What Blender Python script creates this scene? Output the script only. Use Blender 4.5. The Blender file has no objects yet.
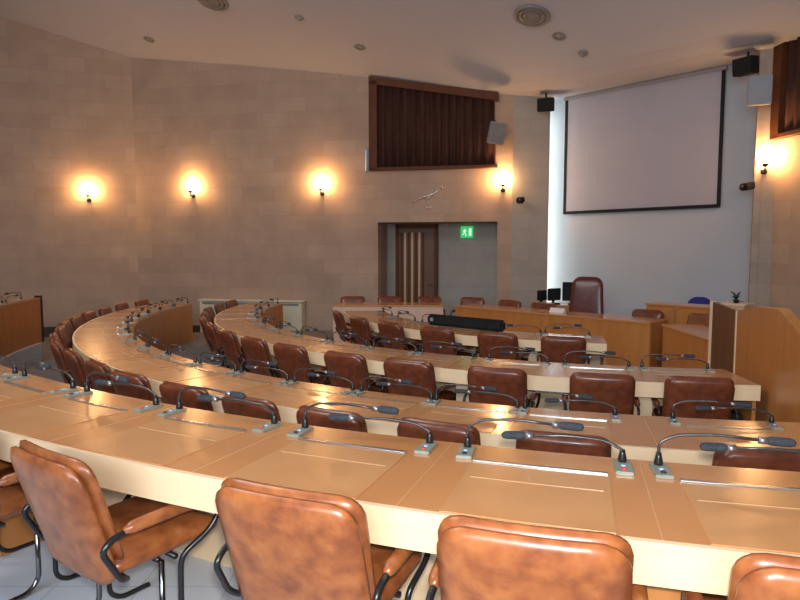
import bpy, bmesh, math, random
from math import pi, sin, cos, radians, atan2, hypot
from mathutils import Vector, Matrix
random.seed(7)
S = bpy.context.scene
COL = S.collection
CX, CY = 3.43, 11.52          # centre of the horseshoe
R4, R3, R2, R1, DD = 10.21, 8.388, 6.566, 4.45, 0.718
LOW = -0.284                  # floor of the three lower rows; the rear row's platform is z = 0
AISLE = -0.50                 # sunken walkway along the walls
EYE = 1.56

# ------------------------------------------------------------------ materials
def mat(name, col, rough=0.5, metal=0.0, spec=0.5, coat=0.0, emit=None, estr=0.0):
    m = bpy.data.materials.new(name); m.use_nodes = True
    b = m.node_tree.nodes['Principled BSDF']
    b.inputs['Base Color'].default_value = (*col, 1)
    b.inputs['Roughness'].default_value = rough
    b.inputs['Metallic'].default_value = metal
    b.inputs['Specular IOR Level'].default_value = spec
    b.inputs['Coat Weight'].default_value = coat
    b.inputs['Coat Roughness'].default_value = 0.12
    if emit:
        b.inputs['Emission Color'].default_value = (*emit, 1)
        b.inputs['Emission Strength'].default_value = estr
    return m
def nodes(m): return m.node_tree.nodes, m.node_tree.links, m.node_tree.nodes['Principled BSDF']
def ramp(n, stops):
    r = n.new('ShaderNodeValToRGB'); e = r.color_ramp.elements
    while len(e) < len(stops): e.new(0.5)
    for el, (p, c) in zip(e, stops): el.position = p; el.color = (*c, 1)
    return r
def noisy(m, stops, scale=(8, 8, 8), nscale=1.0, detail=4, bump=0.0, bdist=0.002):
    n, l, b = nodes(m)
    tc = n.new('ShaderNodeTexCoord'); mp = n.new('ShaderNodeMapping'); mp.inputs['Scale'].default_value = scale
    no = n.new('ShaderNodeTexNoise'); no.inputs['Scale'].default_value = nscale; no.inputs['Detail'].default_value = detail
    r = ramp(n, stops)
    l.new(tc.outputs['Object'], mp.inputs[0]); l.new(mp.outputs[0], no.inputs['Vector'])
    l.new(no.outputs['Fac'], r.inputs[0]); l.new(r.outputs[0], b.inputs['Base Color'])
    if bump:
        bp = n.new('ShaderNodeBump'); bp.inputs['Strength'].default_value = bump; bp.inputs['Distance'].default_value = bdist
        l.new(no.outputs['Fac'], bp.inputs['Height']); l.new(bp.outputs[0], b.inputs['Normal'])
    return m
def stone(name, c1, c2, mortar):
    m = mat(name, c1, 0.85, spec=0.2); n, l, b = nodes(m)
    tc = n.new('ShaderNodeTexCoord'); sp = n.new('ShaderNodeSeparateXYZ'); cb = n.new('ShaderNodeCombineXYZ')
    l.new(tc.outputs['Object'], sp.inputs[0]); l.new(sp.outputs['X'], cb.inputs['X']); l.new(sp.outputs['Z'], cb.inputs['Y'])
    br = n.new('ShaderNodeTexBrick'); br.inputs['Scale'].default_value = 1.0
    br.inputs['Brick Width'].default_value = 0.78; br.inputs['Row Height'].default_value = 0.33
    br.inputs['Mortar Size'].default_value = 0.007; br.inputs['Mortar Smooth'].default_value = 0.4; br.inputs['Bias'].default_value = -0.15
    br.inputs['Color1'].default_value = (*c1, 1); br.inputs['Color2'].default_value = (*c2, 1); br.inputs['Mortar'].default_value = (*mortar, 1)
    l.new(cb.outputs[0], br.inputs['Vector'])
    no = n.new('ShaderNodeTexNoise'); no.inputs['Scale'].default_value = 1.6; no.inputs['Detail'].default_value = 6
    l.new(cb.outputs[0], no.inputs['Vector'])
    r = ramp(n, [(0.3, (0.90, 0.89, 0.88)), (0.7, (1.06, 1.05, 1.03))])
    l.new(no.outputs['Fac'], r.inputs[0])
    mx = n.new('ShaderNodeMix'); mx.data_type = 'RGBA'; mx.blend_type = 'MULTIPLY'; mx.inputs['Factor'].default_value = 1
    l.new(br.outputs['Color'], mx.inputs['A']); l.new(r.outputs[0], mx.inputs['B']); l.new(mx.outputs['Result'], b.inputs['Base Color'])
    bp = n.new('ShaderNodeBump'); bp.inputs['Strength'].default_value = 0.25; bp.inputs['Distance'].default_value = 0.004
    l.new(br.outputs['Fac'], bp.inputs['Height']); bp.invert = True; l.new(bp.outputs[0], b.inputs['Normal'])
    return m
def tiles(name, c1, c2, mortar):
    m = mat(name, c1, 0.55); n, l, b = nodes(m)
    tc = n.new('ShaderNodeTexCoord'); br = n.new('ShaderNodeTexBrick')
    br.offset = 0.0; br.inputs['Scale'].default_value = 1; br.inputs['Brick Width'].default_value = 0.4; br.inputs['Row Height'].default_value = 0.4
    br.inputs['Mortar Size'].default_value = 0.004
    br.inputs['Color1'].default_value = (*c1, 1); br.inputs['Color2'].default_value = (*c2, 1); br.inputs['Mortar'].default_value = (*mortar, 1)
    l.new(tc.outputs['Object'], br.inputs['Vector']); l.new(br.outputs['Color'], b.inputs['Base Color'])
    return m
STONE = stone('limestone_blocks', (0.40, 0.29, 0.218), (0.455, 0.335, 0.255), (0.375, 0.27, 0.20))
STONE_P = stone('pale_limestone', (0.38, 0.31, 0.25), (0.40, 0.33, 0.265), (0.36, 0.29, 0.235))
STONE_G = stone('unlit_limestone', (0.40, 0.36, 0.32), (0.43, 0.39, 0.345), (0.37, 0.33, 0.29))  # greyer copy of the blocks: missing lamplight put into the colour
CEIL = noisy(mat('ceiling_paint', (0.5, 0.43, 0.4), 0.9, spec=0.1), [(0.3, (0.47, 0.48, 0.545)), (0.7, (0.49, 0.50, 0.565))], (0.6, 0.6, 0.6))
WHITEWALL = noisy(mat('white_plaster', (0.5, 0.5, 0.52), 0.8, spec=0.2), [(0.3, (0.43, 0.45, 0.49)), (0.7, (0.455, 0.475, 0.515))], (1, 1, 1))
FLOOR_T = tiles('pale_floor_tiles', (0.52, 0.55, 0.59), (0.56, 0.59, 0.63), (0.42, 0.44, 0.47))
FLOOR_G = noisy(mat('grey_carpet', (0.2, 0.18, 0.17), 0.95, spec=0.1), [(0.3, (0.17, 0.155, 0.15)), (0.7, (0.23, 0.21, 0.2))], (9, 9, 9))
def wood(name, a, b_, rough, coat, sc=(1.2, 1.2, 14), spec=0.5):
    return noisy(mat(name, a, rough, coat=coat, spec=spec), [(0.3, a), (0.72, b_)], sc, 1.5, 5)
W_TOP = wood('varnished_beech_top', (0.50, 0.212, 0.072), (0.57, 0.255, 0.095), 0.24, 0.5, (1.0, 1.0, 9))
W_LINE = wood('pale_inlay_line', (0.60, 0.36, 0.17), (0.64, 0.40, 0.20), 0.3, 0.3, (2, 2, 2))
W_PAD = wood('beech_inlay', (0.53, 0.25, 0.095), (0.585, 0.29, 0.12), 0.24, 0.5, (3, 3, 6))
W_EDGE = wood('pale_beech_edge', (0.76, 0.565, 0.345), (0.81, 0.61, 0.39), 0.4, 0.1, (1, 1, 20))
W_PANEL = wood('orange_beech_panel', (0.44, 0.165, 0.038), (0.51, 0.21, 0.055), 0.4, 0.15, (6, 6, 0.8))
W_PINK = wood('pale_pink_beech_panel', (0.62, 0.40, 0.28), (0.67, 0.45, 0.33), 0.4, 0.15, (5, 5, 0.8))
W_DARK = wood('dark_oak_and_shade', (0.105, 0.042, 0.016), (0.15, 0.062, 0.024), 0.5, 0.05, (9, 9, 0.7))  # door leaf's own dark wood, and the return panel's painted shade
W_BROWN = wood('brown_frame_wood', (0.10, 0.032, 0.012), (0.135, 0.044, 0.017), 0.6, 0.0, (5, 5, 1), .2)
SKIRT = noisy(mat('dark_skirting', (0.03, 0.02, 0.018), 0.5), [(0.3, (0.028, 0.018, 0.016)), (0.7, (0.04, 0.026, 0.022))], (4, 4, 4))
def leather(name, lo, mid, hi):
    m = mat(name, mid, 0.34, spec=0.5, coat=0.12)
    noisy(m, [(0.3, lo), (0.5, mid), (0.72, hi)], (9, 9, 9), 1.6, 4, 0.16, 0.012)
    return m
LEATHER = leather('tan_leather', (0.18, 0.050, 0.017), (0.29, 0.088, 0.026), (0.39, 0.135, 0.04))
LEATHER_F = leather('far_shaded_leather', (0.10, 0.026, 0.012), (0.15, 0.040, 0.018), (0.20, 0.058, 0.024))  # darker copy of the chair leather: fading flash put into the colour
LEATHER_R = leather('oxblood_leather', (0.085, 0.016, 0.012), (0.105, 0.020, 0.015), (0.13, 0.026, 0.018))
BLUE = noisy(mat('blue_fabric', (0.02, 0.02, 0.2), 0.8), [(0.3, (0.015, 0.015, 0.16)), (0.7, (0.03, 0.03, 0.25))], (20, 20, 20))
CHROME = noisy(mat('dark_chrome', (0.2, 0.2, 0.21), 0.16, 1.0), [(0.3, (0.16, 0.16, 0.17)), (0.7, (0.24, 0.24, 0.25))], (4, 4, 4))
BLACKM = noisy(mat('black_enamel', (0.012, 0.012, 0.013), 0.28), [(0.3, (0.010, 0.010, 0.011)), (0.7, (0.016, 0.016, 0.018))], (4, 4, 4))
BLACKP = noisy(mat('black_plastic', (0.012, 0.012, 0.013), 0.75, spec=0.2), [(0.3, (0.010, 0.010, 0.011)), (0.7, (0.018, 0.018, 0.02))], (14, 14, 14))
NECKM = noisy(mat('gunmetal_gooseneck', (0.09, 0.085, 0.085), 0.3, 0.7), [(0.3, (0.07, 0.068, 0.07)), (0.7, (0.12, 0.115, 0.115))], (60, 60, 60))
PLATEM = noisy(mat('grey_green_plate', (0.26, 0.28, 0.23), 0.4, 0.3), [(0.3, (0.28, 0.31, 0.245)), (0.7, (0.33, 0.355, 0.295))], (20, 20, 20))
FOAM = noisy(mat('slate_foam', (0.05, 0.065, 0.085), 0.9), [(0.3, (0.018, 0.023, 0.031)), (0.7, (0.038, 0.048, 0.062))], (80, 80, 80))
REDM = mat('red_button', (0.6, 0.06, 0.04), 0.4); noisy(REDM, [(0.3, (0.55, 0.05, 0.035)), (0.7, (0.65, 0.07, 0.05))])
BLUEM = mat('pale_blue_button', (0.35, 0.5, 0.75), 0.4); noisy(BLUEM, [(0.3, (0.32, 0.46, 0.7)), (0.7, (0.38, 0.53, 0.78))])
SILVER = noisy(mat('satin_silver', (0.62, 0.6, 0.57), 0.25, 0.9), [(0.3, (0.58, 0.56, 0.53)), (0.7, (0.68, 0.66, 0.63))], (10, 10, 10))
CREAM = noisy(mat('cream_paint', (0.5, 0.46, 0.33), 0.6), [(0.3, (0.60, 0.58, 0.43)), (0.7, (0.65, 0.63, 0.48))], (3, 3, 3))
WHITEP = noisy(mat('white_plastic', (0.55, 0.53, 0.52), 0.45), [(0.3, (0.25, 0.25, 0.265)), (0.7, (0.28, 0.28, 0.295))], (3, 3, 3))
PAPER = noisy(mat('white_paper', (0.75, 0.73, 0.68), 0.8), [(0.3, (0.72, 0.7, 0.65)), (0.7, (0.78, 0.76, 0.71))], (5, 5, 5))
SCREENM = noisy(mat('matt_screen_fabric', (0.58, 0.54, 0.58), 0.9, spec=0.1), [(0.3, (0.365, 0.36, 0.415)), (0.7, (0.38, 0.375, 0.43))], (2, 2, 2))
CURTAIN = noisy(mat('brown_curtain', (0.06, 0.03, 0.022), 0.9, spec=0.1), [(0.3, (0.05, 0.022, 0.017)), (0.7, (0.085, 0.038, 0.029))], (10, 10, 1))
GLOW = mat('lit_frosted_glass', (1, 0.85, 0.6), 0.5, emit=(1.0, 0.54, 0.21), estr=170)
EXITM = mat('lit_green_sign', (0.02, 0.4, 0.12), 0.4, emit=(0.02, 0.42, 0.1), estr=1.0)
EXITW = mat('lit_white_pictogram', (0.8, 0.9, 0.8), 0.4, emit=(0.55, 0.85, 0.6), estr=1.0)
TUBEM = mat('lit_fluorescent_tube', (0.9, 1, 0.95), 0.4, emit=(0.92, 1.0, 0.93), estr=42)
RINGM = noisy(mat('steel_ring', (0.3, 0.3, 0.33), 0.3, 0.8), [(0.3, (0.25, 0.26, 0.3)), (0.7, (0.36, 0.36, 0.4))], (30, 30, 30))
GREENM = noisy(mat('dark_green_leaves', (0.03, 0.09, 0.03), 0.6), [(0.3, (0.02, 0.06, 0.02)), (0.7, (0.05, 0.12, 0.04))], (30, 30, 30))
GRILLE = noisy(mat('grey_metal_vent', (0.22, 0.21, 0.2), 0.5, 0.2), [(0.3, (0.2, 0.19, 0.18)), (0.7, (0.25, 0.24, 0.23))], (5, 5, 5))

# ------------------------------------------------------------------ mesh helpers
def box(bm, c, d, rot=None):
    r = bmesh.ops.create_cube(bm, size=1)['verts']
    bmesh.ops.scale(bm, verts=r, vec=d)
    if rot is not None: bmesh.ops.rotate(bm, verts=r, cent=(0, 0, 0), matrix=rot)
    bmesh.ops.translate(bm, verts=r, vec=c)
    return r
def arc(bm, r0, r1, z0, z1, a0, a1, step=1.0):
    n = max(1, int(abs(a1 - a0) / step + 0.5)); pr = None; first = None
    for i in range(n + 1):
        a = radians(a0 + (a1 - a0) * i / n); c, s = cos(a), sin(a)
        q = [bm.verts.new((CX + r * c, CY + r * s, z)) for r, z in ((r0, z0), (r1, z0), (r1, z1), (r0, z1))]
        if pr:
            for k in range(4): bm.faces.new((pr[k], pr[(k + 1) % 4], q[(k + 1) % 4], q[k]))
        else: first = q
        pr = q
    bm.faces.new(first); bm.faces.new(pr[::-1])
def tube(bm, pts, r, seg=8):
    pts = [Vector(p) for p in pts]; rings = []; up = None
    for i, p in enumerate(pts):
        t = (pts[min(i + 1, len(pts) - 1)] - pts[max(i - 1, 0)]).normalized()
        if up is None:
            up = t.orthogonal().normalized()
        up = (up - t * up.dot(t)).normalized(); v = t.cross(up)
        rr = r[i] if isinstance(r, (list, tuple)) else r
        rings.append([bm.verts.new(p + (up * cos(2 * pi * k / seg) + v * sin(2 * pi * k / seg)) * rr) for k in range(seg)])
    for a, b in zip(rings, rings[1:]):
        for k in range(seg): bm.faces.new((a[k], a[(k + 1) % seg], b[(k + 1) % seg], b[k]))
    bm.faces.new(rings[0][::-1]); bm.faces.new(rings[-1])
def smooth_path(pts, rad=0.05, n=5):
    pts = [Vector(p) for p in pts]; out = [pts[0]]
    for a, b, c in zip(pts, pts[1:], pts[2:]):
        d1, d2 = (a - b), (c - b); k = min(rad, d1.length * .49, d2.length * .49)
        p0, p2 = b + d1.normalized() * k, b + d2.normalized() * k
        for i in range(n + 1):
            t = i / n; out.append(p0 * (1 - t) ** 2 + b * 2 * t * (1 - t) + p2 * t * t)
    out.append(pts[-1]); return out
def lathe(bm, prof, c=(0, 0, 0), seg=20):
    rings = []
    for r, z in prof:
        rings.append([bm.verts.new((c[0] + r * cos(2 * pi * k / seg), c[1] + r * sin(2 * pi * k / seg), c[2] + z)) for k in range(seg)])
    for a, b in zip(rings, rings[1:]):
        for k in range(seg): bm.faces.new((a[k], a[(k + 1) % seg], b[(k + 1) % seg], b[k]))
    bm.faces.new(rings[0][::-1]); bm.faces.new(rings[-1])
def prism(bm, poly, z0, z1):
    a = [bm.verts.new((x, y, z0)) for x, y in poly]; b = [bm.verts.new((x, y, z1)) for x, y in poly]
    n = len(poly); bm.faces.new(a[::-1]); bm.faces.new(b)
    for i in range(n): bm.faces.new((a[i], a[(i + 1) % n], b[(i + 1) % n], b[i]))
def pad_slab(bm, W0, W1, z0, z1, th, rc, y0f, puff=0.02, bev=0.02):
    """upholstered slab in the x-z plane (W0 wide at the bottom, W1 at the top), rounded corners, puffed faces, thickness along y"""
    nx, nz = 12, 12
    def prof(t):                                   # thickness falls to the rim
        return (1 - abs(t) ** 5) ** 0.5
    vs = {}
    for side in (0, 1):
        for i in range(nx + 1):
            for j in range(nz + 1):
                u = -1 + 2 * i / nx; v = -1 + 2 * j / nz
                u = math.copysign(abs(u) ** 0.8, u); v = math.copysign(abs(v) ** 0.8, v)
                H = (z1 - z0) / 2; z = (z0 + z1) / 2 + v * H
                W = (W0 + (W1 - W0) * (v + 1) / 2) / 2
                # round the outline corners
                x = u * W; zz = v * H
                ex, ez = max(0, abs(x) - (W - rc)), max(0, abs(zz) - (H - rc))
                if ex > 0 and ez > 0:
                    m = max(ex, ez) / hypot(ex, ez)
                    x = math.copysign(W - rc + ex * m, x); zz = math.copysign(H - rc + ez * m, zz)
                edge = max(abs(u), abs(v))
                half = th / 2 * (0.25 + 0.75 * prof(edge)) + puff * (1 - u * u) * (1 - v * v)
                y = y0f(x, (z0 + z1) / 2 + zz) + (half if side else -half)
                vs[side, i, j] = bm.verts.new((x, y, (z0 + z1) / 2 + zz))
    for i in range(nx):
        for j in range(nz):
            bm.faces.new([vs[0, a, b] for a, b in ((i, j), (i + 1, j), (i + 1, j + 1), (i, j + 1))])
            bm.faces.new([vs[1, a, b] for a, b in ((i, j), (i, j + 1), (i + 1, j + 1), (i + 1, j))])
    rim = [(i, 0) for i in range(nx)] + [(nx, j) for j in range(nz)] + [(i, nz) for i in range(nx, 0, -1)] + [(0, j) for j in range(nz, 0, -1)]
    for a, b in zip(rim, rim[1:] + rim[:1]): bm.faces.new((vs[0, a[0], a[1]], vs[1, a[0], a[1]], vs[1, b[0], b[1]], vs[0, b[0], b[1]]))
def fin(name, bm, m, parent=None, smooth=False, bevel=0.0, loc=None, rz=0.0):
    if bevel: bmesh.ops.bevel(bm, geom=list(bm.edges), offset=bevel, segments=2, affect='EDGES', clamp_overlap=True)
    bmesh.ops.recalc_face_normals(bm, faces=list(bm.faces))
    me = bpy.data.meshes.new(name); bm.to_mesh(me); bm.free()
    if smooth:
        for p in me.polygons: p.use_smooth = True
    o = bpy.data.objects.new(name, me); COL.objects.link(o); me.materials.append(m)
    if parent: o.parent = parent
    if loc: o.location = loc
    o.rotation_euler.z = rz
    return o
def B(): return bmesh.new()
def tag(o, label, cat, group=None):
    o['label'] = label; o['category'] = cat
    if group: o['group'] = group
    return o
def thing(name, label, cat, loc=(0, 0, 0), rz=0.0, group=None):
    o = bpy.data.objects.new(name, None); COL.objects.link(o); o.empty_display_size = 0.1
    o.location = loc; o.rotation_euler.z = rz
    return tag(o, label, cat, group)
def struct(o): o['kind'] = 'structure'; return o
def dup(root, loc, rz, label, group=None):
    r = root.copy(); COL.objects.link(r); r.location = loc; r.rotation_euler = (0, 0, rz); r['label'] = label
    if group: r['group'] = group
    for ch in list(root.children):
        c = ch.copy(); COL.objects.link(c); c.parent = r
        for g in list(ch.children):
            d = g.copy(); COL.objects.link(d); d.parent = c
    return r
def P(r, a, z=0.0): return (CX + r * cos(radians(a)), CY + r * sin(radians(a)), z)
ORD = ['first', 'second', 'third', 'fourth', 'fifth', 'sixth', 'seventh', 'eighth', 'ninth', 'tenth', 'eleventh', 'twelfth', 'thirteenth',
       'fourteenth', 'fifteenth', 'sixteenth', 'seventeenth', 'eighteenth', 'nineteenth', 'twentieth']

# ------------------------------------------------------------------ ceiling profile (falls towards the stage)
PS = (3.54, 13.73); E_ = (0.683, -0.73); N_ = (-0.73, -0.684)      # screen wall: a point, its direction, its normal into the hall
PROF = [(-2.0, 4.74), (0.0, 4.76), (1.21, 4.78), (2.85, 5.28), (4.48, 5.68), (6.19, 6.04), (8.58, 6.68), (11.9, 7.3), (18.0, 8.0)]
def sdist(x, y): return (x - PS[0]) * N_[0] + (y - PS[1]) * N_[1]
def ceil_z(s):
    for i in range(len(PROF) - 1):
        if s <= PROF[i + 1][0] or i == len(PROF) - 2:
            p1, p2 = PROF[i], PROF[i + 1]; p0 = PROF[max(i - 1, 0)]; p3 = PROF[min(i + 2, len(PROF) - 1)]
            h = p2[0] - p1[0]; t = (s - p1[0]) / h
            m1 = (p2[1] - p0[1]) / max(p2[0] - p0[0], 1e-6) * h; m2 = (p3[1] - p1[1]) / max(p3[0] - p1[0], 1e-6) * h
            return (2*t**3-3*t**2+1)*p1[1] + (t**3-2*t**2+t)*m1 + (-2*t**3+3*t**2)*p2[1] + (t**3-t**2)*m2
bm = B(); prev = None
ss = [-1.2 + 0.45 * i for i in range(43)]
rows = []
for s in ss:
    z = ceil_z(s)
    a = (PS[0] + N_[0] * s - E_[0] * 15, PS[1] + N_[1] * s - E_[1] * 15); b = (PS[0] + N_[0] * s + E_[0] * 12, PS[1] + N_[1] * s + E_[1] * 12)
    rows.append([bm.verts.new((*a, z)), bm.verts.new((*b, z)), bm.verts.new((*b, z + .15)), bm.verts.new((*a, z + .15))])
for p, q in zip(rows, rows[1:]):
    for k in range(4): bm.faces.new((p[k], p[(k + 1) % 4], q[(k + 1) % 4], q[k]))
bm.faces.new(rows[0]); bm.faces.new(rows[-1][::-1])
struct(fin('ceiling', bm, CEIL, smooth=False))

# ------------------------------------------------------------------ walls: local x along the wall, +y behind it
def wall(name, p, q, rects, m, th=0.15):
    """rects: (x0, x1, z0, z1) on the wall face that runs from p to q"""
    a = atan2(q[1] - p[1], q[0] - p[0]); bm = B()
    for x0, x1, z0, z1 in rects: box(bm, ((x0 + x1) / 2, th / 2, (z0 + z1) / 2), (x1 - x0, th, z1 - z0))
    return struct(fin(name, bm, m, loc=(p[0], p[1], 0), rz=a))
def onwall(p, q, x, y=0.0, z=0.0):
    a = atan2(q[1] - p[1], q[0] - p[0])
    return (p[0] + x * cos(a) - y * sin(a), p[1] + x * sin(a) + y * cos(a), z), a
LW0, LW1 = (-11.0, 13.81), (-6.31, 15.2)
MW0, MW1 = (-6.31, 15.2), (2.37, 13.446)
def wl(p, q): return hypot(q[0] - p[0], q[1] - p[1])
LL, ML = wl(LW0, LW1), wl(MW0, MW1)
ZT = 8.4
wall('wall_left', LW0, LW1, [(0, LL, AISLE, ZT)], STONE)
nx0, nx1, ntop = (-0.49 + 6.31) * 1.0198, (2.08 + 6.31) * 1.0198, 2.14
wall('wall_rear_left', MW0, MW1, [(0, nx0, AISLE, ZT), (nx0, nx1, ntop, ZT), (nx1, ML, AISLE, ZT)], STONE)
# door niche behind the opening
bm = B()
box(bm, ((nx0 + nx1) / 2, 1.0, 0.9), (nx1 - nx0 + .6, .1, 3.4))
box(bm, (nx0 - .05, .55, .82), (.1, .8, 2.64)); box(bm, (nx1 + .05, .55, .82), (.1, .8, 2.64)); box(bm, ((nx0 + nx1) / 2, .55, ntop + .05), (nx1 - nx0, .8, .1))
ang = atan2(MW1[1] - MW0[1], MW1[0] - MW0[0])
struct(fin('wall_niche', bm, STONE_G, loc=(MW0[0], MW0[1], 0), rz=ang))
RT0, RT1 = (2.37, 13.446), (3.18, 13.60)
wall('wall_pilaster', RT0, RT1, [(0, wl(RT0, RT1), AISLE, ZT)], STONE_G, 0.1)
SW0 = (PS[0] - E_[0] * 1.1, PS[1] - E_[1] * 1.1); SW1 = (PS[0] + E_[0] * 3.9, PS[1] + E_[1] * 3.9)
wall('wall_screen', SW0, SW1, [(0, wl(SW0, SW1), AISLE, ZT)], WHITEWALL)
wall('wall_slot', (2.44, 13.56), (2.85, 14.6), [(0, 1.12, AISLE, ZT)], WHITEWALL)
PW0, PW1 = (5.79, 10.42), (6.06, 10.30)
wall('wall_pillar_side', PW0, (6.16, 11.02), [(0, .71, AISLE, ZT)], STONE_P, -.1)
wall('wall_pillar', PW0, PW1, [(0, wl(PW0, PW1), AISLE, ZT)], STONE_P)
RW0, RW1 = (6.06, 10.30), (7.48, -1.0)
wall('wall_right', RW0, RW1, [(0, wl(RW0, RW1), AISLE, ZT)], STONE)
wall('wall_back', (7.48, -1.0), (5.0, -4.5), [(0, 4.3, AISLE, ZT)], STONE)
wall('wall_rear', (5.0, -4.5), (-9.0, -4.5), [(0, 14, AISLE, ZT)], STONE)
wall('wall_far_left', (-9.0, -4.5), (-11.0, 13.84), [(0, 18.5, AISLE, ZT)], STONE)
# skirting boards
def skirt(name, p, q, x0, x1, z0):
    a = atan2(q[1] - p[1], q[0] - p[0]); bm = B(); box(bm, ((x0 + x1) / 2, -.016, z0 + .12), (x1 - x0, .03, .24))
    struct(fin(name, bm, SKIRT, loc=(p[0], p[1], 0), rz=a, bevel=.004))
skirt('baseboard_left', LW0, LW1, 0, LL - .03, AISLE)
skirt('baseboard_rear_left', MW0, MW1, .03, 3.9, AISLE)
# floors
bm = B(); box(bm, (-1.5, 5.5, AISLE - .05), (22, 22, .1)); struct(fin('floor', bm, FLOOR_G))
bm = B()
poly = [P(9.44, a)[:2] for a in range(276, 186, -2)] + [P(9.44, 187)[:2]]
poly = [(6.3, 2.2)] + poly + [(-5.75, 12.9), (-5.45, 13.55), (-3.7, 14.05), (-2.05, 14.1), (-1.7, 14.2), (-.5, 13.96), (2.35, 13.42), (3.15, 13.58), (3.4, 13.85), (5.75, 11.3), (5.72, 10.4), (6.03, 10.25), (6.8, 4.0)]
prism(bm, poly, AISLE, LOW); struct(fin('floor_lower_tier', bm, FLOOR_G))
bm = B(); arc(bm, 9.46, 16.5, AISLE, 0.0, 187, 286, 1.5); struct(fin('floor_upper_tier', bm, FLOOR_T))

# ------------------------------------------------------------------ curved rows of desks
def fascia_panel(bm, r, a0, a1, z0, z1, th=.03): arc(bm, r - th / 2, r + th / 2, z0, z1, a0, a1, .75)
def row_desk(label, R, zf, a0, a1, seats, pitch):
    t = thing('curved_desk', label, 'desk', (0, 0, 0))
    zt = zf + .75; n = max(24, int((a1 - a0) / .75))
    bm = B(); arc(bm, R - DD, R - .022, zt - .035, zt, a0, a1, .75); fin('desktop', bm, W_TOP, t)
    bm = B(); arc(bm, R - .021, R, zt - .125, zt + .0005, a0, a1, .75); fin('front_edge', bm, W_EDGE, t)
    bm = B(); arc(bm, R - .06, R - .03, zt - .133, zt - .036, a0, a1, .75); fin('under_rail', bm, BLACKM, t)
    bm = B(); fascia_panel(bm, R - DD + .02, a0, a1, zf, zt - .036); fin('modesty_panel', bm, W_PANEL, t)
    bm = B(); fascia_panel(bm, R - DD + .047, a0 + .2, a1 - .2, zf, zt - .036, .02); fin('flash_pale_sheet', bm, W_EDGE, t)  # added pale sheet: flash brightness on the panel's back put into colour
    if zf == 0:
        bm = B(); arc(bm, R - DD - .012, R - DD + .10, .0, zt + .03, a0 - .25, a0); fin('black_end_strip', bm, BLACKM, t)
    for e in (a0 + .12, a1 - .12):
        bm = B(); h = math.degrees(.015 / R); arc(bm, R - DD + .058, R - .07, zf, zt - .036, e - h, e + h); fin('end_panel', bm, W_PANEL, t)
    mids = [(x + y) / 2 for x, y in zip(seats, seats[1:])] 
    for k, e in enumerate(mids):
        if k % (4 if zf == 0 else 2): continue
        bm = B(); h = math.degrees(.075 / R); arc(bm, R - DD + .058, R - .16, zf, zt - .036, e - h, e + h); fin('pedestal', bm, W_PANEL if zf == 0 else W_EDGE, t)
    for e in mids:
        bm = B(); h = math.degrees(.0012 / R); arc(bm, R - DD + .01, R - .02, zt, zt + .0008, e - h, e + h); fin('joint', bm, W_LINE, t)
    for s in seats:
        h = math.degrees(.26 / R)
        bm = B(); arc(bm, R - .50, R - .025, zt, zt + .0035, s - h, s + h, 1.5); o = fin('writing_inlay', bm, W_PAD, t, bevel=.001)
        bm = B(); arc(bm, R - .528, R - .504, zt, zt + .008, s - h, s + h * .98, 1.5); fin('metal_strip', bm, SILVER, o, bevel=.002)
        bm = B(); arc(bm, R - .345, R - .341, zt + .0035, zt + .0045, s - h * .9, s + h * .9, 1.5); fin('groove_line', bm, W_LINE, o)
    return t
S4 = [256.8, 252.5, 248.0, 243.45, 238.9, 234.5, 230.1, 195.6, 191.2]
S3 = [259.6, 252.7, 248.0, 243.4, 238.5] + [233.6 - 4.92 * k for k in range(13)]
S2 = [261.0, 254.4, 247.3, 240.1, 233.8, 227.2, 220.6, 214.0, 207.3, 200.4, 193.5, 186.6, 179.8, 174.0]
S1 = [249.9, 240.8, 229.9, 219.5, 208.5, 196.5]
row_desk('longest curved wooden desk nearest the camera, its pale front edge facing us', R4, 0.0, 186.2, 276, S4[:7] + S4[7:], 4.4)
row_desk('second curved wooden desk from the camera, horseshoe ending left of centre by the stone wall', R3, LOW, 172.0, 264.5, S3, 4.9)
row_desk('third curved wooden desk from the camera, ending in front of the cream wall cabinet', R2, LOW, 170.2, 265.3, S2, 6.7)
row_desk('shortest innermost curved wooden desk carrying the long black case', R1, LOW, 186.0, 256.4, S1, 10)

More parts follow.
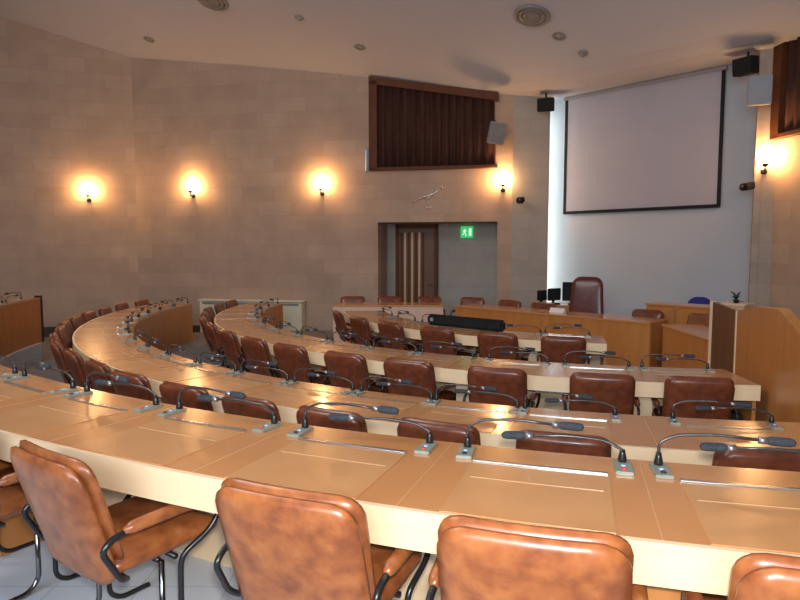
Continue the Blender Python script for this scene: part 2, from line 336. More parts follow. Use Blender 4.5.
# ------------------------------------------------------------------ armchair
def make_chair(name, label, LE, back_top=.83):
    t = thing(name, label, 'chair')
    lean = lambda z: -.215 - .14 * max(0, (z - .42)) / .45
    bm = B(); pad_slab(bm, .495, .505, .35, back_top, .055, .085, lambda x, z: lean(z) - .012 + .28 * x * x * 1.0, .010); fin('back_shell', bm, LE, t, True)
    bm = B(); pad_slab(bm, .49, .515, .42, back_top + .012, .06, .07, lambda x, z: lean(z) + .030 + .28 * x * x, .014); fin('back_cushion', bm, LE, t, True)
    bm = B(); pad_slab(bm, .49, .51, -.24, .26, .085, .07, lambda x, z: 0, .016)
    for v in bm.verts: v.co = Vector((v.co.x, v.co.z, .425 - v.co.y + .03 * v.co.z))
    fin('seat_cushion', bm, LE, t, True)
    for sx in (-1, 1):
        X = .287 * sx
        path = smooth_path([(X * .86, -.17, .375), (X, -.215, .40), (X, -.285, .53), (X, -.235, .565), (X, .185, .57), (X, .225, .53), (X, .17, .45), (X * .9, .045, .375), (X * .9, .04, .055),
                            (X * .9, .09, .013), (X * .9, .23, .013)], .045, 4)
        bm = B(); tube(bm, path, .0115, 8); fin('side_frame', bm, BLACKM, t, True)
        bm = B(); tube(bm, smooth_path([(X * .8, -.02, .375), (X * .8, -.02, .06), (X * .8, -.07, .013), (X * .8, -.25, .013)], .05, 5), .0115, 8); fin('rear_leg', bm, CHROME, t, True)
        bm = B(); tube(bm, [(X, -.20, .572), (X, -.17, .577), (X, -.0, .582), (X, .14, .579), (X, .165, .576)], [.012, .023, .026, .023, .012], 10); fin('arm_pad', bm, LE, t, True)
    bm = B(); tube(bm, [(-.235, .04, .368), (.235, .04, .368)], .0115, 8); tube(bm, [(-.215, -.02, .372), (.215, -.02, .372)], .0115, 8); tube(bm, [(-.235, -.17, .372), (.235, -.17, .372)], .0115, 8)
    fin('under_seat_bars', bm, BLACKM, t, True)
    return t
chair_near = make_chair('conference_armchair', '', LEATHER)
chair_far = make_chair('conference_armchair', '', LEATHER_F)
first = {id(chair_near): True, id(chair_far): True}
def place(proto, x, y, z, rz, label, group):
    if first[id(proto)]:
        first[id(proto)] = False
        proto.location = (x, y, z); proto.rotation_euler = (0, 0, rz); proto['label'] = label; proto['group'] = group; return proto
    return dup(proto, (x, y, z), rz, label, group)
# nearest row: (angle, extra distance from desk, extra turn)
for (a, dr, dt), lab in zip([(256.78, .03, 0), (252.7, .02, 1), (248.68, .0, -1), (243.5, .05, -9), (238.6, .03, 0)], [
        'tan leather armchair cut by the bottom right corner of the photo',
        'tan leather armchair at bottom centre right, its wide back seen from behind',
        'tan leather armchair at bottom centre, back squarely seen and right arm showing',
        'tan leather armchair at bottom left with its seat and tubular arm showing',
        'tan leather armchair cut by the left edge of the photo']):
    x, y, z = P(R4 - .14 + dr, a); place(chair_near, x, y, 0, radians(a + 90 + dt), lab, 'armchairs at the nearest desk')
jit = lambda k: random.uniform(-k, k)
def ring(seats, R, zf, rowname, group, offs=None):
    n = len(seats)
    for i, a in enumerate(seats):
        x, y, z = P(R - .13 + jit(.03), a + jit(.25))
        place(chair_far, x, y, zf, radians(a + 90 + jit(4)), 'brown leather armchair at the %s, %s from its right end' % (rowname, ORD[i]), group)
ring(S3, R3, LOW, 'second curved desk from the camera', 'armchairs at the second desk')
ring(S2, R2, LOW, 'third curved desk from the camera', 'armchairs at the third desk')
ring(S1, R1, LOW, 'innermost curved desk', 'armchairs at the innermost desk')

# ------------------------------------------------------------------ gooseneck microphones
def make_mic(sgn, label, button):
    t = thing('gooseneck_microphone', label, 'microphone')
    bm = B(); box(bm, (0, -.035, .006), (.062, .14, .012)); p = fin('base_plate', bm, PLATEM, t, bevel=.003)
    bm = B(); lathe(bm, [(.004, 0), (.010, .001), (.010, .005), (.006, .006)], (0, -.075, .012), 12); fin('button', bm, button, p, True)
    bm = B(); lathe(bm, [(.004, 0), (.009, .001), (.009, .004), (.005, .005)], (0, -.04, .012), 12); fin('indicator', bm, BLUEM, p, True)
    bm = B(); lathe(bm, [(.016, .0), (.016, .012), (.012, .03), (.009, .045)], (0, .015, .012), 14); fin('collar', bm, BLACKM, t, True)
    hz = .125 if sgn > 0 else .085
    path = smooth_path([(0, .015, .05), (0, .018, hz - .03), (sgn * .06, .02, hz), (sgn * .2, .01, hz + .012), (sgn * .33, 0.0, hz + .004)], .05, 6)
    bm = B(); tube(bm, path, .0058, 8); fin('gooseneck', bm, NECKM, t, True)
    e = (sgn * .33, 0, hz + .004)
    bm = B(); tube(bm, [e, (e[0] + sgn * .028, e[1] - .002, e[2] - .001)], .0125, 12); r = fin('light_ring', bm, RINGM, t, True)
    bm = B(); q = lambda d: (e[0] + sgn * d, e[1] - .07 * d, e[2] - .02 * d)
    tube(bm, [q(.028), q(.034), q(.05), q(.10), q(.115), q(.12)], [.010, .0145, .016, .016, .012, .004], 12); fin('foam_head', bm, FOAM, t, True)
    return t
mics = {1: make_mic(1, '', BLACKM), -1: make_mic(-1, '', REDM)}
for k in mics: first[id(mics[k])] = True
def mic_row(seats, R, zf, rowname, group, names=None):
    for i, a in enumerate(seats):
        for sgn in (1, -1):
            aa = a - sgn * math.degrees(.315 / R)      # lower angle lies to the left
            if R == R1 and 217 < aa < 240: continue
            x, y, z = P(R - DD + .085, aa)
            side = 'left' if sgn > 0 else 'right'
            lab = 'gooseneck microphone on %s, %s of %s seat from right' % (rowname, side, ORD[i])
            if names: lab = 'gooseneck microphone on the %s, %s side of %s' % (rowname, side, names[i])
            place(mics[sgn], x, y, zf + .75, radians(a + 90 + jit(5)), lab, group)
mic_row(S4[:7], R4, 0, 'the nearest desk', 'microphones on the nearest desk')
mic_row(S4[7:], R4, 0, 'the nearest desk\'s far left arm', 'microphones on the nearest desk')
mic_row(S3, R3, LOW, 'the second desk', 'microphones on the second desk')
mic_row(S2, R2, LOW, 'the third desk', 'microphones on the third desk')
mic_row(S1, R1, LOW, 'the innermost desk', 'microphones on the innermost desk')

# ------------------------------------------------------------------ presidium tables (three straight tables round the stage side)
TZ = LOW + .75
def straight_table(name, label, p, q, depth, panel, endw=True):
    a = atan2(q[1] - p[1], q[0] - p[0]); L = wl(p, q)
    t = thing(name, label, 'table', (p[0], p[1], LOW), a)
    bm = B(); box(bm, (L / 2, depth / 2, .735), (L, depth, .03)); fin('tabletop', bm, W_TOP, t, bevel=.003)
    bm = B(); box(bm, (L / 2, .035, .36), (L - .02, .03, .72)); fin('front_panel', bm, panel, t, bevel=.002)
    for x in (.02, L - .02):
        bm = B(); box(bm, (x, depth / 2 + .02, .36), (.03, depth - .06, .72)); fin('end_panel', bm, panel, t, bevel=.002)
    return t
A0, A1, A2, A3 = (-1.32, 12.22), (.97, 12.20), (3.80, 9.22), (3.70, 6.75)
straight_table('side_table', 'straight side table with pale pinkish front panel below the wooden door', A0, (A1[0] - .12, A1[1]), .62, W_PINK)
straight_table('head_table', 'long straight head table in front of the projection screen', (A1[0] + .08, A1[1] - .08), (A2[0] - .08, A2[1] + .08), .62, W_PANEL)
straight_table('wing_table', 'straight table at the right of the stage, running towards the camera', (A2[0] + .0, A2[1] - .12), A3, .55, W_PANEL)
for (x, y), rz, lab in [((-1.0, 13.0), 180, 'brown leather armchair behind the pink fronted table, leftmost of its three'),
                        ((-.22, 13.0), 180, 'brown leather armchair behind the pink fronted table, middle of its three'),
                        ((.62, 12.96), 180, 'brown leather armchair behind the pink fronted table, in front of the door'),
                        ((1.38, 12.72), 155, 'brown leather armchair in the corner between side table and head table'),
                        ((1.94, 12.08), 134, 'brown leather armchair behind the head table, furthest left along it'),
                        ((2.48, 11.55), 134, 'brown leather armchair behind the head table, left of the tall red chair'),
                        ((3.88, 10.15), 134, 'brown leather armchair behind the head table, right of the tall red chair'),
                        ((4.38, 9.55), 110, 'brown leather armchair in front of the low wooden cabinet by the stage')]:
    place(chair_far, x, y, LOW, radians(rz), lab, 'armchairs behind the stage tables')
# tall presiding chair
t = thing('executive_chair', 'tall dark red leather chair with high rounded back at the head table', 'chair', (3.16, 10.86, LOW), radians(150))
bm = B(); pad_slab(bm, .64, .52, .46, 1.35, .09, .14, lambda x, z: -.24 - .12 * (z - .46) + .25 * x * x, .02); fin('backrest', bm, LEATHER_R, t, True)
bm = B(); pad_slab(bm, .56, .56, -.26, .26, .11, .08, lambda x, z: 0, .02)
for v in bm.verts: v.co = Vector((v.co.x, v.co.z, .46 - v.co.y))
fin('seat', bm, LEATHER_R, t, True)
bm = B(); lathe(bm, [(.03, .04), (.03, .41)], (0, 0, 0), 14); fin('column', bm, BLACKM, t, True)
for k in range(5):
    bm = B(); a = 2 * pi * k / 5; tube(bm, [(0, 0, .09), (.3 * cos(a), .3 * sin(a), .03)], [.025, .016], 8)
    fin('base_leg', bm, BLACKM, t, True)
for sx in (-1, 1):
    bm = B(); tube(bm, smooth_path([(.3 * sx, -.2, .44), (.31 * sx, -.2, .66), (.31 * sx, .16, .66), (.3 * sx, .16, .44)], .05), .018, 8); fin('armrest', bm, LEATHER_R, t, True)
# operator desk with monitors
t = thing('operator_desk', 'small wooden desk under the black monitors by the pilaster', 'desk', (3.12, 12.5, LOW), radians(-14))
bm = B(); box(bm, (0, 0, .735), (1.0, .6, .03)); fin('tabletop', bm, W_TOP, t, bevel=.003)
bm = B(); box(bm, (0, -.26, .36), (.94, .03, .72)); fin('front_panel', bm, W_PANEL, t)
for sx in (-1, 1):
    bm = B(); box(bm, (.48 * sx, .02, .36), (.03, .54, .72)); fin('end_panel', bm, W_PANEL, t)
def monitor(x, y, rz, w, h, label):
    t = thing('monitor', label, 'monitor', (x, y, TZ), rz, 'monitors by the pilaster')
    bm = B(); box(bm, (0, 0, .012), (w * .5, .18, .02)); fin('stand_foot', bm, BLACKP, t, bevel=.004)
    bm = B(); box(bm, (0, .02, .08), (.05, .03, .12)); fin('stand_neck', bm, BLACKP, t)
    bm = B(); box(bm, (0, 0, .07 + h / 2), (w, .04, h)); s = fin('casing', bm, BLACKP, t, bevel=.01)
    bm = B(); box(bm, (0, -.021, .07 + h / 2), (w - .05, .004, h - .05)); fin('display', bm, BLACKP, s)
monitor(2.83, 12.52, radians(35), .26, .20, 'small black monitor nearest the stone pilaster')
monitor(3.06, 12.48, radians(30), .34, .24, 'medium black monitor between the small one and the large one')
monitor(3.42, 12.36, radians(-15), .44, .37, 'largest black monitor, next to the tall red chair')
t = thing('name_board', 'white card standing on the head table left of the red chair', 'sign', (2.72, 10.82, TZ), radians(-46))
bm = B(); prism(bm, [(-.05, -.0), (.05, 0), (.0, .075)], -.14, .14)
for v in bm.verts: v.co = Vector((v.co.z, v.co.x, v.co.y))
fin('card', bm, PAPER, t)
# low cabinet, blue chairs and lectern right of the stage
t = thing('low_cabinet', 'low wooden cabinet against the white wall right of the head table', 'cabinet', (4.62, 10.28, LOW), radians(-46.9))
bm = B(); box(bm, (0, 0, .46), (1.0, .42, .9)); fin('body', bm, W_PANEL, t, bevel=.004)
bm = B(); box(bm, (0, -.01, .925), (1.04, .46, .03)); fin('top_board', bm, W_TOP, t, bevel=.004)
for sx in (-1, 1):
    bm = B(); box(bm, (.24 * sx, -.22, .46), (.45, .02, .8)); d = fin('cabinet_door', bm, W_PANEL, t, bevel=.003)
    bm = B(); box(bm, (.05 * sx, -.238, .5), (.015, .016, .12)); fin('handle', bm, SILVER, d)
def blue_chair(x, y, rz, label):
    t = thing('blue_chair', label, 'chair', (x, y, LOW), rz, 'blue chairs by the stage')
    bm = B(); pad_slab(bm,   .42, .40, .60, 0.99, .05, .16, lambda a, z: -.2 - .1 * (z - .7) + .2 * a * a, .01); fin('backrest', bm, BLUE, t, True)
    bm = B(); pad_slab(bm, .44, .44, -.2, .24, .07, .1, lambda a, z: 0, .01)
    for v in bm.verts: v.co = Vector((v.co.x, v.co.z, .5 - v.co.y))
    fin('seat', bm, BLUE, t, True)
    bm = B(); tube(bm, [(0, -.13, .47), (0, -.21, .55), (0, -.22, .75)], .018); fin('back_support', bm, BLACKM, t, True)
    bm = B(); lathe(bm, [(.025, .05), (.025, .46)], (0, 0, 0), 12); fin('column', bm, BLACKM, t, True)
    for k in range(5):
        a = 2 * pi * k / 5 + .3; bm = B(); tube(bm, [(0, 0, .08), (.26 * cos(a), .26 * sin(a), .02)], [.02, .012]); fin('base_leg', bm, BLACKM, t, True)
blue_chair(5.22, 10.97, radians(150), 'blue fabric chair between the low wooden cabinet and the white wall')
blue_chair(5.42, 10.0, radians(160), 'blue fabric chair mostly hidden in the corner by the pale pillar')
t = thing('lectern', 'small pale wooden lectern beside the stone pillar with a plant on it', 'lectern', (5.06, 9.45, LOW), radians(-50))
bm = B(); box(bm, (0, 0, .5), (.34, .3, 1.0)); fin('body', bm, W_PINK, t, bevel=.005)
bm = B(); box(bm, (0, 0, 1.015), (.40, .36, .03)); fin('top_board', bm, W_EDGE, t, bevel=.004)
t = thing('potted_plant', 'tiny dark green plant standing on the small lectern', 'plant', (5.06, 9.45, LOW + 1.03), 0)
bm = B(); lathe(bm, [(.03, 0), (.045, .05), (.04, .05)], (0, 0, 0), 14); fin('pot', bm, BLACKP, t, True)
bm = B()
for k in range(14):
    a = k * 2.4; d = .05 + .06 * ((k * 7) % 5) / 5; h = .06 + .09 * ((k * 3) % 4) / 4
    tube(bm, [(0, 0, .045), (d * .5 * cos(a), d * .5 * sin(a), .045 + h * .8), (d * cos(a), d * sin(a), .045 + h)], [.003, .012, .002], 6)
fin('leaves', bm, GREENM, t, True)

# ------------------------------------------------------------------ wooden side partition at the right-hand ends of the rows
def vpanel(name, pts, th, m, parent=None):
    """vertical panel: pts = (x, y, ztop) along its foot line, thickness to the right"""
    bm = B(); p0, p1 = Vector(pts[0][:2]), Vector(pts[-1][:2]); d = (p1 - p0).normalized(); nrm = Vector((d.y, -d.x)) * th
    f = []; b = []
    for x, y, zt in pts:
        f.append((bm.verts.new((x, y, LOW)), bm.verts.new((x, y, zt)))); b.append((bm.verts.new((x + nrm.x, y + nrm.y, LOW)), bm.verts.new((x + nrm.x, y + nrm.y, zt))))
    for i in range(len(pts) - 1):
        bm.faces.new((f[i][0], f[i + 1][0], f[i + 1][1], f[i][1])); bm.faces.new((b[i][0], b[i][1], b[i + 1][1], b[i + 1][0]))
        bm.faces.new((f[i][1], f[i + 1][1], b[i + 1][1], b[i][1])); bm.faces.new((f[i][0], b[i][0], b[i + 1][0], f[i + 1][0]))
    bm.faces.new((f[0][0], f[0][1], b[0][1], b[0][0])); bm.faces.new((f[-1][0], b[-1][0], b[-1][1], f[-1][1]))
    return fin(name, bm, m, parent)
t = thing('wooden_partition', 'tall orange beech partition closing the rows at the right edge', 'partition', (0, 0, 0))
vpanel('main_panel', [(2.43, 3.3, .93), (2.73, 4.246, .965), (2.915, 4.84, 1.10), (3.135, 5.55, 1.05), (3.345, 6.22, .945)], .08, W_PANEL, t)
bm = B(); box(bm, (3.38, 6.235, .33), (.07, .05, 1.23), Matrix.Rotation(radians(-17), 3, 'Z')); fin('corner_post', bm, W_EDGE, t)
o = vpanel('shade_toned_return_panel', [(3.36, 6.27, .945), (3.49, 7.0, .968)], .05, W_DARK);  # face turned from the light; its shade is put into the wood colour
tag(o, 'wooden return panel in painted shade between the orange partition and wing table', 'partition')
bm = B(); box(bm, (3.51, 7.035, .345), (.05, .045, 1.26)); p = fin('pale_post', bm, W_EDGE, o)

# ------------------------------------------------------------------ long black case on the innermost desk
pa, pb = Vector((.42, 9.08, 0)), Vector((1.37, 8.22, 0)); a = atan2(pb.y - pa.y, pb.x - pa.x)
c0 = (pa + pb) / 2
t = thing('equipment_case', 'long black bar shaped case lying on the innermost desk', 'case', (c0.x, c0.y, TZ), a)
bm = B(); box(bm, (0, 0, .08), (1.28, .12, .15)); fin('body', bm, BLACKP, t, bevel=.03)
bm = B(); box(bm, (-.54, -.0615, .085), (.05, .003, .05)); fin('badge', bm, WHITEP, t)
for sx in (-1, 1):
    bm = B(); box(bm, (.52 * sx, 0, .004), (.06, .1, .008)); fin('foot', bm, BLACKM, t)

x, y, z = P(R2 - .30, 264.0)  # plain black block with a handle, set under the desk end
t = thing('black_block', 'black block with a handle under the right end of the third curved desk', 'box', (x, y, LOW), radians(354))
bm = B(); box(bm, (0, 0, .24), (.17, .34, .48)); fin('body', bm, BLACKP, t, bevel=.012)
bm = B(); tube(bm, smooth_path([(-.05, 0, .478), (-.05, 0, .51), (.05, 0, .51), (.05, 0, .478)], .02, 3), .008); fin('handle', bm, BLACKM, t, True)

# ------------------------------------------------------------------ cream cabinet on the long wall
(x, y, z), a = onwall(MW0, MW1, (-3.39 + 6.31) * 1.0198, -.14, AISLE)
t = thing('radiator_cover', 'cream painted low wall cabinet with dark slot, against the stone wall', 'radiator cover', (x, y, z), a)
bm = B(); box(bm, (0, 0, .42), (2.5, .22, .84)); fin('body', bm, CREAM, t, bevel=.004)
bm = B(); box(bm, (0, -.01, .87), (2.56, .26, .03)); fin('top_board', bm, CREAM, t, bevel=.004)
bm = B(); box(bm, (0, -.113, .80), (2.36, .006, .055)); fin('vent_slot', bm, GRILLE, t)

# ------------------------------------------------------------------ door in the niche
(x, y, z), a = onwall(MW0, MW1, nx0 + .72, .92, LOW)
t = thing('door_1', 'dark wooden door with vertical pale slats in the niche', 'door', (x, y, z), a); struct(t)
bm = B(); box(bm, (0, 0, 1.2), (.88, .05, 2.4)); leaf = fin('door_leaf', bm, W_DARK, t)
for k in range(7):
    bm = B(); box(bm, (-.36 + .085 * k, -.032, 1.15), (.046, .02, 2.14)); fin('slat', bm, W_LINE if k % 2 else W_BROWN, leaf, bevel=.003)
for sx in (-1, 1):
    bm = B(); box(bm, (.46 * sx, -.02, 1.2), (.08, .1, 2.4)); fin('door_jamb', bm, W_BROWN, t, bevel=.004)
bm = B(); box(bm, (0, -.02, 2.36), (1.0, .1, .1)); fin('door_head', bm, W_BROWN, t, bevel=.004)
bm = B(); tube(bm, [(.36, -.03, 1.02), (.36, -.08, 1.02), (.26, -.08, 1.02)], .01); fin('door_handle', bm, SILVER, t, True)

# exit sign: green lit box with the running figure and an arrow
(x, y, z), a = onwall(MW0, MW1, (1.36 + 6.31) * 1.0198, .905, 1.94)
t = thing('exit_sign', 'small lit green exit sign with white running figure in the niche', 'sign', (x, y, z), a)
bm = B(); box(bm, (0, 0, 0), (.28, .06, .26)); fin('housing', bm, EXITM, t, bevel=.004)
bm = B()
tube(bm, [(-.045, -.034, .075), (-.045, -.034, .0755)], .018); box(bm, (-.05, -.033, .02), (.035, .004, .075), Matrix.Rotation(.3, 3, 'Y'))
for p, q in (((-.05, -.01), (-.015, -.045)), ((-.015, -.045), (-.03, -.09)), ((-.055, -.01), (-.075, -.05)), ((-.075, -.05), (-.11, -.06)), ((-.05, .05), (-.01, .03)), ((-.05, .05), (-.09, .02))):
    tube(bm, [(p[0], -.033, p[1]), (q[0], -.033, q[1])], .008, 6)
box(bm, (.075, -.033, .0), (.06, .004, .16))
fin('pictogram', bm, EXITW, t)

# ------------------------------------------------------------------ framed curtains high on both walls
def curtain(label, p, q, x0, x1, zb, zt0, zt1):
    a = atan2(q[1] - p[1], q[0] - p[0])
    t = thing('framed_curtain', label, 'curtain', (p[0], p[1], 0), a)
    top = lambda x: zt0 + (zt1 - zt0) * (x - x0) / (x1 - x0)
    bm = B(); n = int((x1 - x0) / .018); pv = None; W = x1 - x0
    for i in range(n + 1):
        x = x0 + .12 + (W - .2) * i / n; yy = -.065 + .032 * sin(x * 36 + .8 * sin(x * 5))
        v = [bm.verts.new((x, yy, zb + .05)), bm.verts.new((x, yy, top(x) - .1)), bm.verts.new((x, yy + .012, top(x) - .1)), bm.verts.new((x, yy + .012, zb + .05))]
        if pv:
            for k in range(4): bm.faces.new((pv[k], pv[(k + 1) % 4], v[(k + 1) % 4], v[k]))
        else: bm.faces.new(v)
        pv = v
    bm.faces.new(pv[::-1]); fin('cloth', bm, CURTAIN, t, True)
    bm = B(); prism(bm, [(x0, top(x0) - .16), (x1, top(x1) - .16), (x1, top(x1)), (x0, top(x0))], .0, .14)
    for v in bm.verts: v.co = Vector((v.co.x, -v.co.z - .002, v.co.y))
    fin('top_rail', bm, W_BROWN, t)
    bm = B(); box(bm, (x0 + .09, -.072, (zb + top(x0) - .1) / 2), (.18, .14, top(x0) - .1 - zb)); fin('side_stile', bm, W_BROWN, t)
    bm = B(); box(bm, ((x0 + x1) / 2, -.072, zb + .03), (W, .14, .06)); fin('bottom_rail', bm, W_BROWN, t)
    bm = B(); box(bm, ((x0 + x1) / 2, -.006, zb + .5), (W - .1, .008, 1.0)); fin('backing', bm, W_BROWN, t)
curtain('wide brown pleated curtain in a wooden frame high on the long stone wall', MW0, MW1, (-.65 + 6.31) * 1.02, (2.07 + 6.31) * 1.02, 3.26, 5.27, 4.79)
curtain('brown pleated curtain in a frame at the top right edge of the photo', RW0, RW1, 0.01, 3.6, 3.30, 4.82, 6.1)

# ------------------------------------------------------------------ wall lamps
def sconce(pos, a, label, i):
    t = thing('wall_lamp', label, 'lamp', pos, a, 'lit wall lamps on the stone walls')
    bm = B(); lathe(bm, [(.05, 0), (.05, .02), (.03, .03)], (0, 0, 0), 16)
    for v in bm.verts: v.co = Vector((v.co.x, -v.co.z, v.co.y - .19))
    fin('wall_plate', bm, BLACKM, t, True)
    bm = B(); tube(bm, smooth_path([(0, -.02, -.19), (0, -.13, -.21), (0, -.15, -.13), (0, -.15, -.1)], .05), .012); fin('bracket_arm', bm, BLACKM, t, True)
    bm = B(); lathe(bm, [(.02, -.13), (.055, -.105), (.06, -.08), (.05, -.08)], (0, -.15, 0), 18); fin('cup', bm, BLACKM, t, True)
    bm = B(); lathe(bm, [(.04, -.09), (.075, -.04), (.095, .03), (.085, .09), (.06, .115), (.02, .125)], (0, -.15, 0), 20); fin('glass_shade', bm, GLOW, t, True)
(p_, a_) = onwall(LW0, LW1, LL - 1.02, 0, 2.89); sconce(p_, a_, 'lit wall lamp with black bracket, leftmost, left of the room corner', 0)
for u, lab in ((-4.835, 'lit wall lamp just right of the room corner'), (-1.74, 'lit wall lamp between the corner and the brown curtain'), (2.18, 'lit wall lamp under the right end of the brown curtain')):
    p_, a_ = onwall(MW0, MW1, (u + 6.31) * 1.0203, 0, 2.985); sconce(p_, a_, lab, 0)
p_, a_ = onwall(PW0, PW1, .13, 0, 3.0); sconce(p_, a_, 'lit wall lamp on the pale pillar at the right, under the white speaker', 0)

# ------------------------------------------------------------------ projection screen
a = atan2(E_[1], E_[0]); L = 3.185 
t = thing('projection_screen', 'large pale projection screen with black border on the white wall', 'screen', (PS[0] + N_[0] * .06 + .03, PS[1] + N_[1] * .06 - .03, 2.305), a)
bm = B(); box(bm, (L / 2, 0, 1.22), (L, .012, 2.44)); fin('fabric', bm, SCREENM, t)
for x in (.02, L - .02):
    bm = B(); box(bm, (x, -.009, 1.22), (.065, .012, 2.44)); fin('side_border', bm, BLACKP, t)
bm = B(); box(bm, (L / 2, -.009, .02), (L, .03, .06)); fin('bottom_bar', bm, BLACKP, t)
bm = B(); box(bm, (L / 2, .0, 2.41), (L + .06, .1, .06)); fin('roller_case', bm, WHITEP, t)

# ------------------------------------------------------------------ speakers, cameras and small wall items
def speaker(pos, rz, tilt, d, m, grille, label, reach=(0, .06, .01)):
    t = thing('loudspeaker', label, 'speaker', pos, rz, 'loudspeakers beside the screen')
    t.rotation_euler = (0, 0, rz)
    R_ = Matrix.Rotation(tilt, 3, 'X')
    bm = B(); box(bm, (0, 0, 0), d, R_); fin('cabinet', bm, m, t, bevel=.012)
    bm = B(); box(bm, R_ @ Vector((0, -d[1] / 2 - .004, 0)), (d[0] * .84, .012, d[2] * .86), R_); fin('grille', bm, grille, t, bevel=.003)
    bm = B(); tube(bm, [(0, d[1] / 2 - .04, 0), (reach[0], d[1] / 2 + reach[1], reach[2])], .018); fin('bracket', bm, BLACKM, t, True)
    return t
speaker((2.99, 13.2, 4.50), radians(-15), .15, (.34, .24, .26), BLACKP, BLACKP, 'black loudspeaker under the ceiling left of the screen', (0, -.05, .28))
s_ = speaker((1.98, 13.1, 3.91), radians(-2), .2, (.32, .2, .44), WHITEP, GRILLE, 'white loudspeaker in front of the right end of the curtain', (.0, .30, .04))
s_.rotation_euler = (0, radians(8), radians(8))
speaker((5.61, 10.5, 4.51), radians(-58), .12, (.33, .22, .27), BLACKP, BLACKP, 'black loudspeaker under the ceiling right of the screen', (0, -.05, .27))
speaker((5.66, 10.15, 4.04), radians(-25), .1, (.33, .2, .44), WHITEP, WHITEP, 'white loudspeaker on the pale pillar above the right wall lamp')
def camera_unit(pos, rz, label):
    t = thing('surveillance_camera', label, 'camera', pos, rz, 'small black cameras beside the screen')
    bm = B(); box(bm, (0, 0, 0), (.15, .2, .12), Matrix.Rotation(.2, 3, 'X')); fin('housing', bm, BLACKP, t, bevel=.02)
    bm = B(); tube(bm, [(0, -.1, -.02), (0, -.135, -.03)], .035, 14); fin('lens', bm, BLACKM, t, True)
    bm = B(); tube(bm, [(.0, .05, .03), (.02, .22, .07)], .022); fin('mount', bm, BLACKM, t, True)
camera_unit((2.51, 13.25, 2.57), radians(-20), 'small black camera on the stone pilaster left of the screen')
camera_unit((5.70, 10.45, 2.58), radians(-75), 'small black camera beside the pale pillar right of the screen')
p_, a_ = onwall(MW0, MW1, (-.722 + 6.31) * 1.0198, -.04, 3.49)
t = thing('strip_light', 'slim white vertical fitting beside the left end of the curtain', 'light fitting', p_, a_)
bm = B(); box(bm, (0, 0, 0), (.10, .06, .52)); fin('housing', bm, WHITEP, t, bevel=.01)
bm = B(); tube(bm, [(0, -.04, -.23), (0, -.04, .23)], .018, 10); fin('tube', bm, PAPER, t, True)
# thin silver ornament on the lintel
p_, a_ = onwall(MW0, MW1, (.61 + 6.31) * 1.0198, -.03, 2.72)
t = thing('wall_ornament', 'thin silver wire ornament on the stone above the niche', 'ornament', p_, a_)
for pts, nm in (([(-.34, -.16), (-.1, -.05), (.12, .02), (.22, .09), (.36, .16)], 'long_wire'), ([(-.2, -.08), (.0, -.07), (.14, .0)], 'short_wire'), ([(-.04, -.1), (.1, .05), (.15, .15)], 'cross_wire'), ([(.24, .10), (.3, .17), (.38, .18)], 'tip_wire')):
    bm = B(); tube(bm, [(x, 0, z) for x, z in pts], .009, 6); fin(nm, bm, SILVER, t, True)
for k, x in enumerate((-.01, .05)):
    bm = B(); tube(bm, [(x, .01, -.32), (x, .01, -.22)], .008, 6); fin('hanging_rod', bm, SILVER, t, True)

# ------------------------------------------------------------------ ceiling fittings, placed where the sight line meets the ceiling
F = 630.0; PIT = math.atan(51.3 / 630.0)
def to_ceiling(u, v):
    a, b = (u - 400) / F, (v - 300) / F; d = Vector((a, cos(PIT) - b * sin(PIT), -(b * cos(PIT) + sin(PIT)))); k = 2.0
    while k < 30:
        p = Vector((0, 0, EYE)) + d * k
        if p.z > ceil_z(sdist(p.x, p.y)): return p
        k += .01
    return p
def on_ceiling(o, p):
    s = sdist(p.x, p.y); g = (ceil_z(s + .1) - ceil_z(s - .1)) / .2
    nrm = Vector((-g * N_[0], -g * N_[1], 1)).normalized(); o.rotation_euler = Vector((0, 0, 1)).rotation_difference(nrm).to_euler(); o.location = p
def diffuser(u, v, label):
    p = to_ceiling(u, v); t = thing('ceiling_vent', label, 'air vent', p, 0, 'round air vents in the ceiling'); on_ceiling(t, p)
    r = .30
    for rr, nm in ((r, 'outer_ring'), (r * .74, 'middle_ring'), (r * .48, 'inner_ring')):
        bm = B(); lathe(bm, [(rr, -.002), (rr, -.03), (rr - .03, -.05), (rr - .06, -.03), (rr - .06, -.002)], (0, 0, 0), 32); fin(nm, bm, GRILLE, t, True)
    bm = B(); lathe(bm, [(.001, -.045), (.08, -.04), (.09, -.01)], (0, 0, 0), 24); fin('centre_cone', bm, GRILLE, t, True)
    bm = B(); lathe(bm, [(.26, -.004), (.26, -.001)], (0, 0, 0), 24); fin('dark_throat', bm, BLACKP, t)
diffuser(532, 15, 'round grey air vent in the ceiling near the screen')
diffuser(212, 0, 'round grey air vent cut by the top edge of the photo')
def downlight(u, v, label):
    p = to_ceiling(u, v); t = thing('downlight', label, 'ceiling light', p, 0, 'unlit downlights in the ceiling'); on_ceiling(t, p)
    bm = B(); lathe(bm, [(.11, -.001), (.115, -.02), (.075, -.024), (.07, -.004)], (0, 0, 0), 24); fin('trim_ring', bm, GRILLE, t, True)
    bm = B(); lathe(bm, [(.068, -.002), (.064, -.012), (.02, -.018)], (0, 0, 0), 20); fin('lamp', bm, WHITEP, t, True)
downlight(149, 39, 'small unlit downlight in the ceiling above the left corner')
downlight(360, 46.5, 'small unlit downlight in the ceiling above the curtain')
downlight(559, 35.5, 'small unlit downlight in the ceiling just right of the round vent')
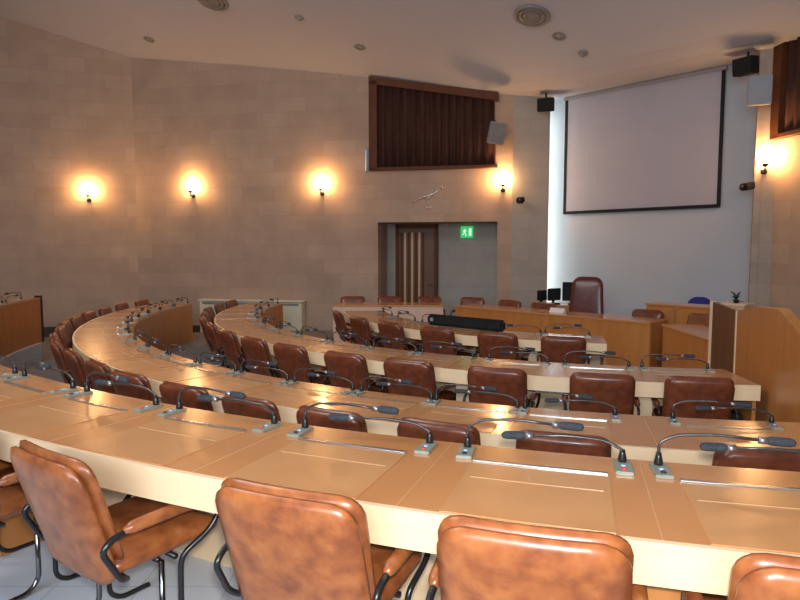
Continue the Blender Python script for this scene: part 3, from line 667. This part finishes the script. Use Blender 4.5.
def detector(u, v, label):
    p = to_ceiling(u, v); t = thing('smoke_detector', label, 'smoke detector', p, 0, 'smoke detectors on the ceiling'); on_ceiling(t, p)
    bm = B(); lathe(bm, [(.085, -.001), (.085, -.025), (.06, -.04)], (0, 0, 0), 22); fin('base', bm, GRILLE, t, True)
    bm = B(); lathe(bm, [(.045, -.04), (.04, -.06), (.01, -.066)], (0, 0, 0), 18); fin('sensor', bm, WHITEP, t, True)
detector(299, 17, 'grey smoke detector on the ceiling right of the cut-off vent')
detector(583, 52.5, 'grey smoke detector on the ceiling nearest the screen')
# fluorescent tube standing in the slot behind the pilaster
t = thing('fluorescent_tube', 'lit vertical fluorescent tube hidden in the slot beside the screen wall', 'lamp', (2.96, 13.88, 0))
bm = B(); tube(bm, [(0, 0, LOW + .1), (0, 0, 4.55)], .018, 10); fin('tube', bm, TUBEM, t, True)
bm = B(); box(bm, (-.035, -.03, 2.15), (.03, .03, 4.7)); fin('batten', bm, WHITEP, t)

# ------------------------------------------------------------------ light
def area(name, loc, size, power, col, target=None, shape='SQUARE', sy=None):
    l = bpy.data.lights.new(name, 'AREA'); l.energy = power; l.color = col; l.size = size
    if sy: l.shape = 'RECTANGLE'; l.size_y = sy
    o = bpy.data.objects.new(name, l); COL.objects.link(o); o.location = loc
    d = (Vector(target) - Vector(loc)) if target else Vector((0, 0, -1))
    o.rotation_euler = d.to_track_quat('-Z', 'Y').to_euler(); return o
# the photographer's flash, on the camera
fl = bpy.data.lights.new('camera_flash', 'SPOT'); fl.energy = 290; fl.color = (1, .95, .88); fl.shadow_soft_size = .05; fl.spot_size = radians(95); fl.spot_blend = .6
fo = bpy.data.objects.new('camera_flash', fl); COL.objects.link(fo); fo.location = (0.02, 0, EYE + .1)
fo.rotation_euler = (radians(83), 0, radians(-6))
# added fill lights: unseen soft areas that lift the room's ambient
area('rear_fill', (-2.0, -3.6, 3.4), 6.0, 500, (.72, .85, 1.0), (0, 9, 1.6), sy=2.6)
area('overhead_fill', (-4.5, 3.5, 6.2), 3.0, 280, (1, .96, .93), (-3.5, 7, 0))
w = bpy.data.worlds.new('World'); S.world = w; w.use_nodes = True
w.node_tree.nodes['Background'].inputs[0].default_value = (.5, .45, .42, 1); w.node_tree.nodes['Background'].inputs[1].default_value = .1

# ------------------------------------------------------------------ camera
cd = bpy.data.cameras.new('camera'); cd.sensor_width = 36; cd.lens = 630 / 800 * 36; cd.clip_start = .05
co = bpy.data.objects.new('camera', cd); COL.objects.link(co); co.location = (0, 0, EYE); co.rotation_euler = (pi / 2 - PIT, 0, 0)
S.camera = co
S.view_settings.view_transform = 'Standard'; S.view_settings.look = 'None'; S.view_settings.gamma = 1; S.view_settings.use_curve_mapping = False
S.view_settings.exposure = 0.0
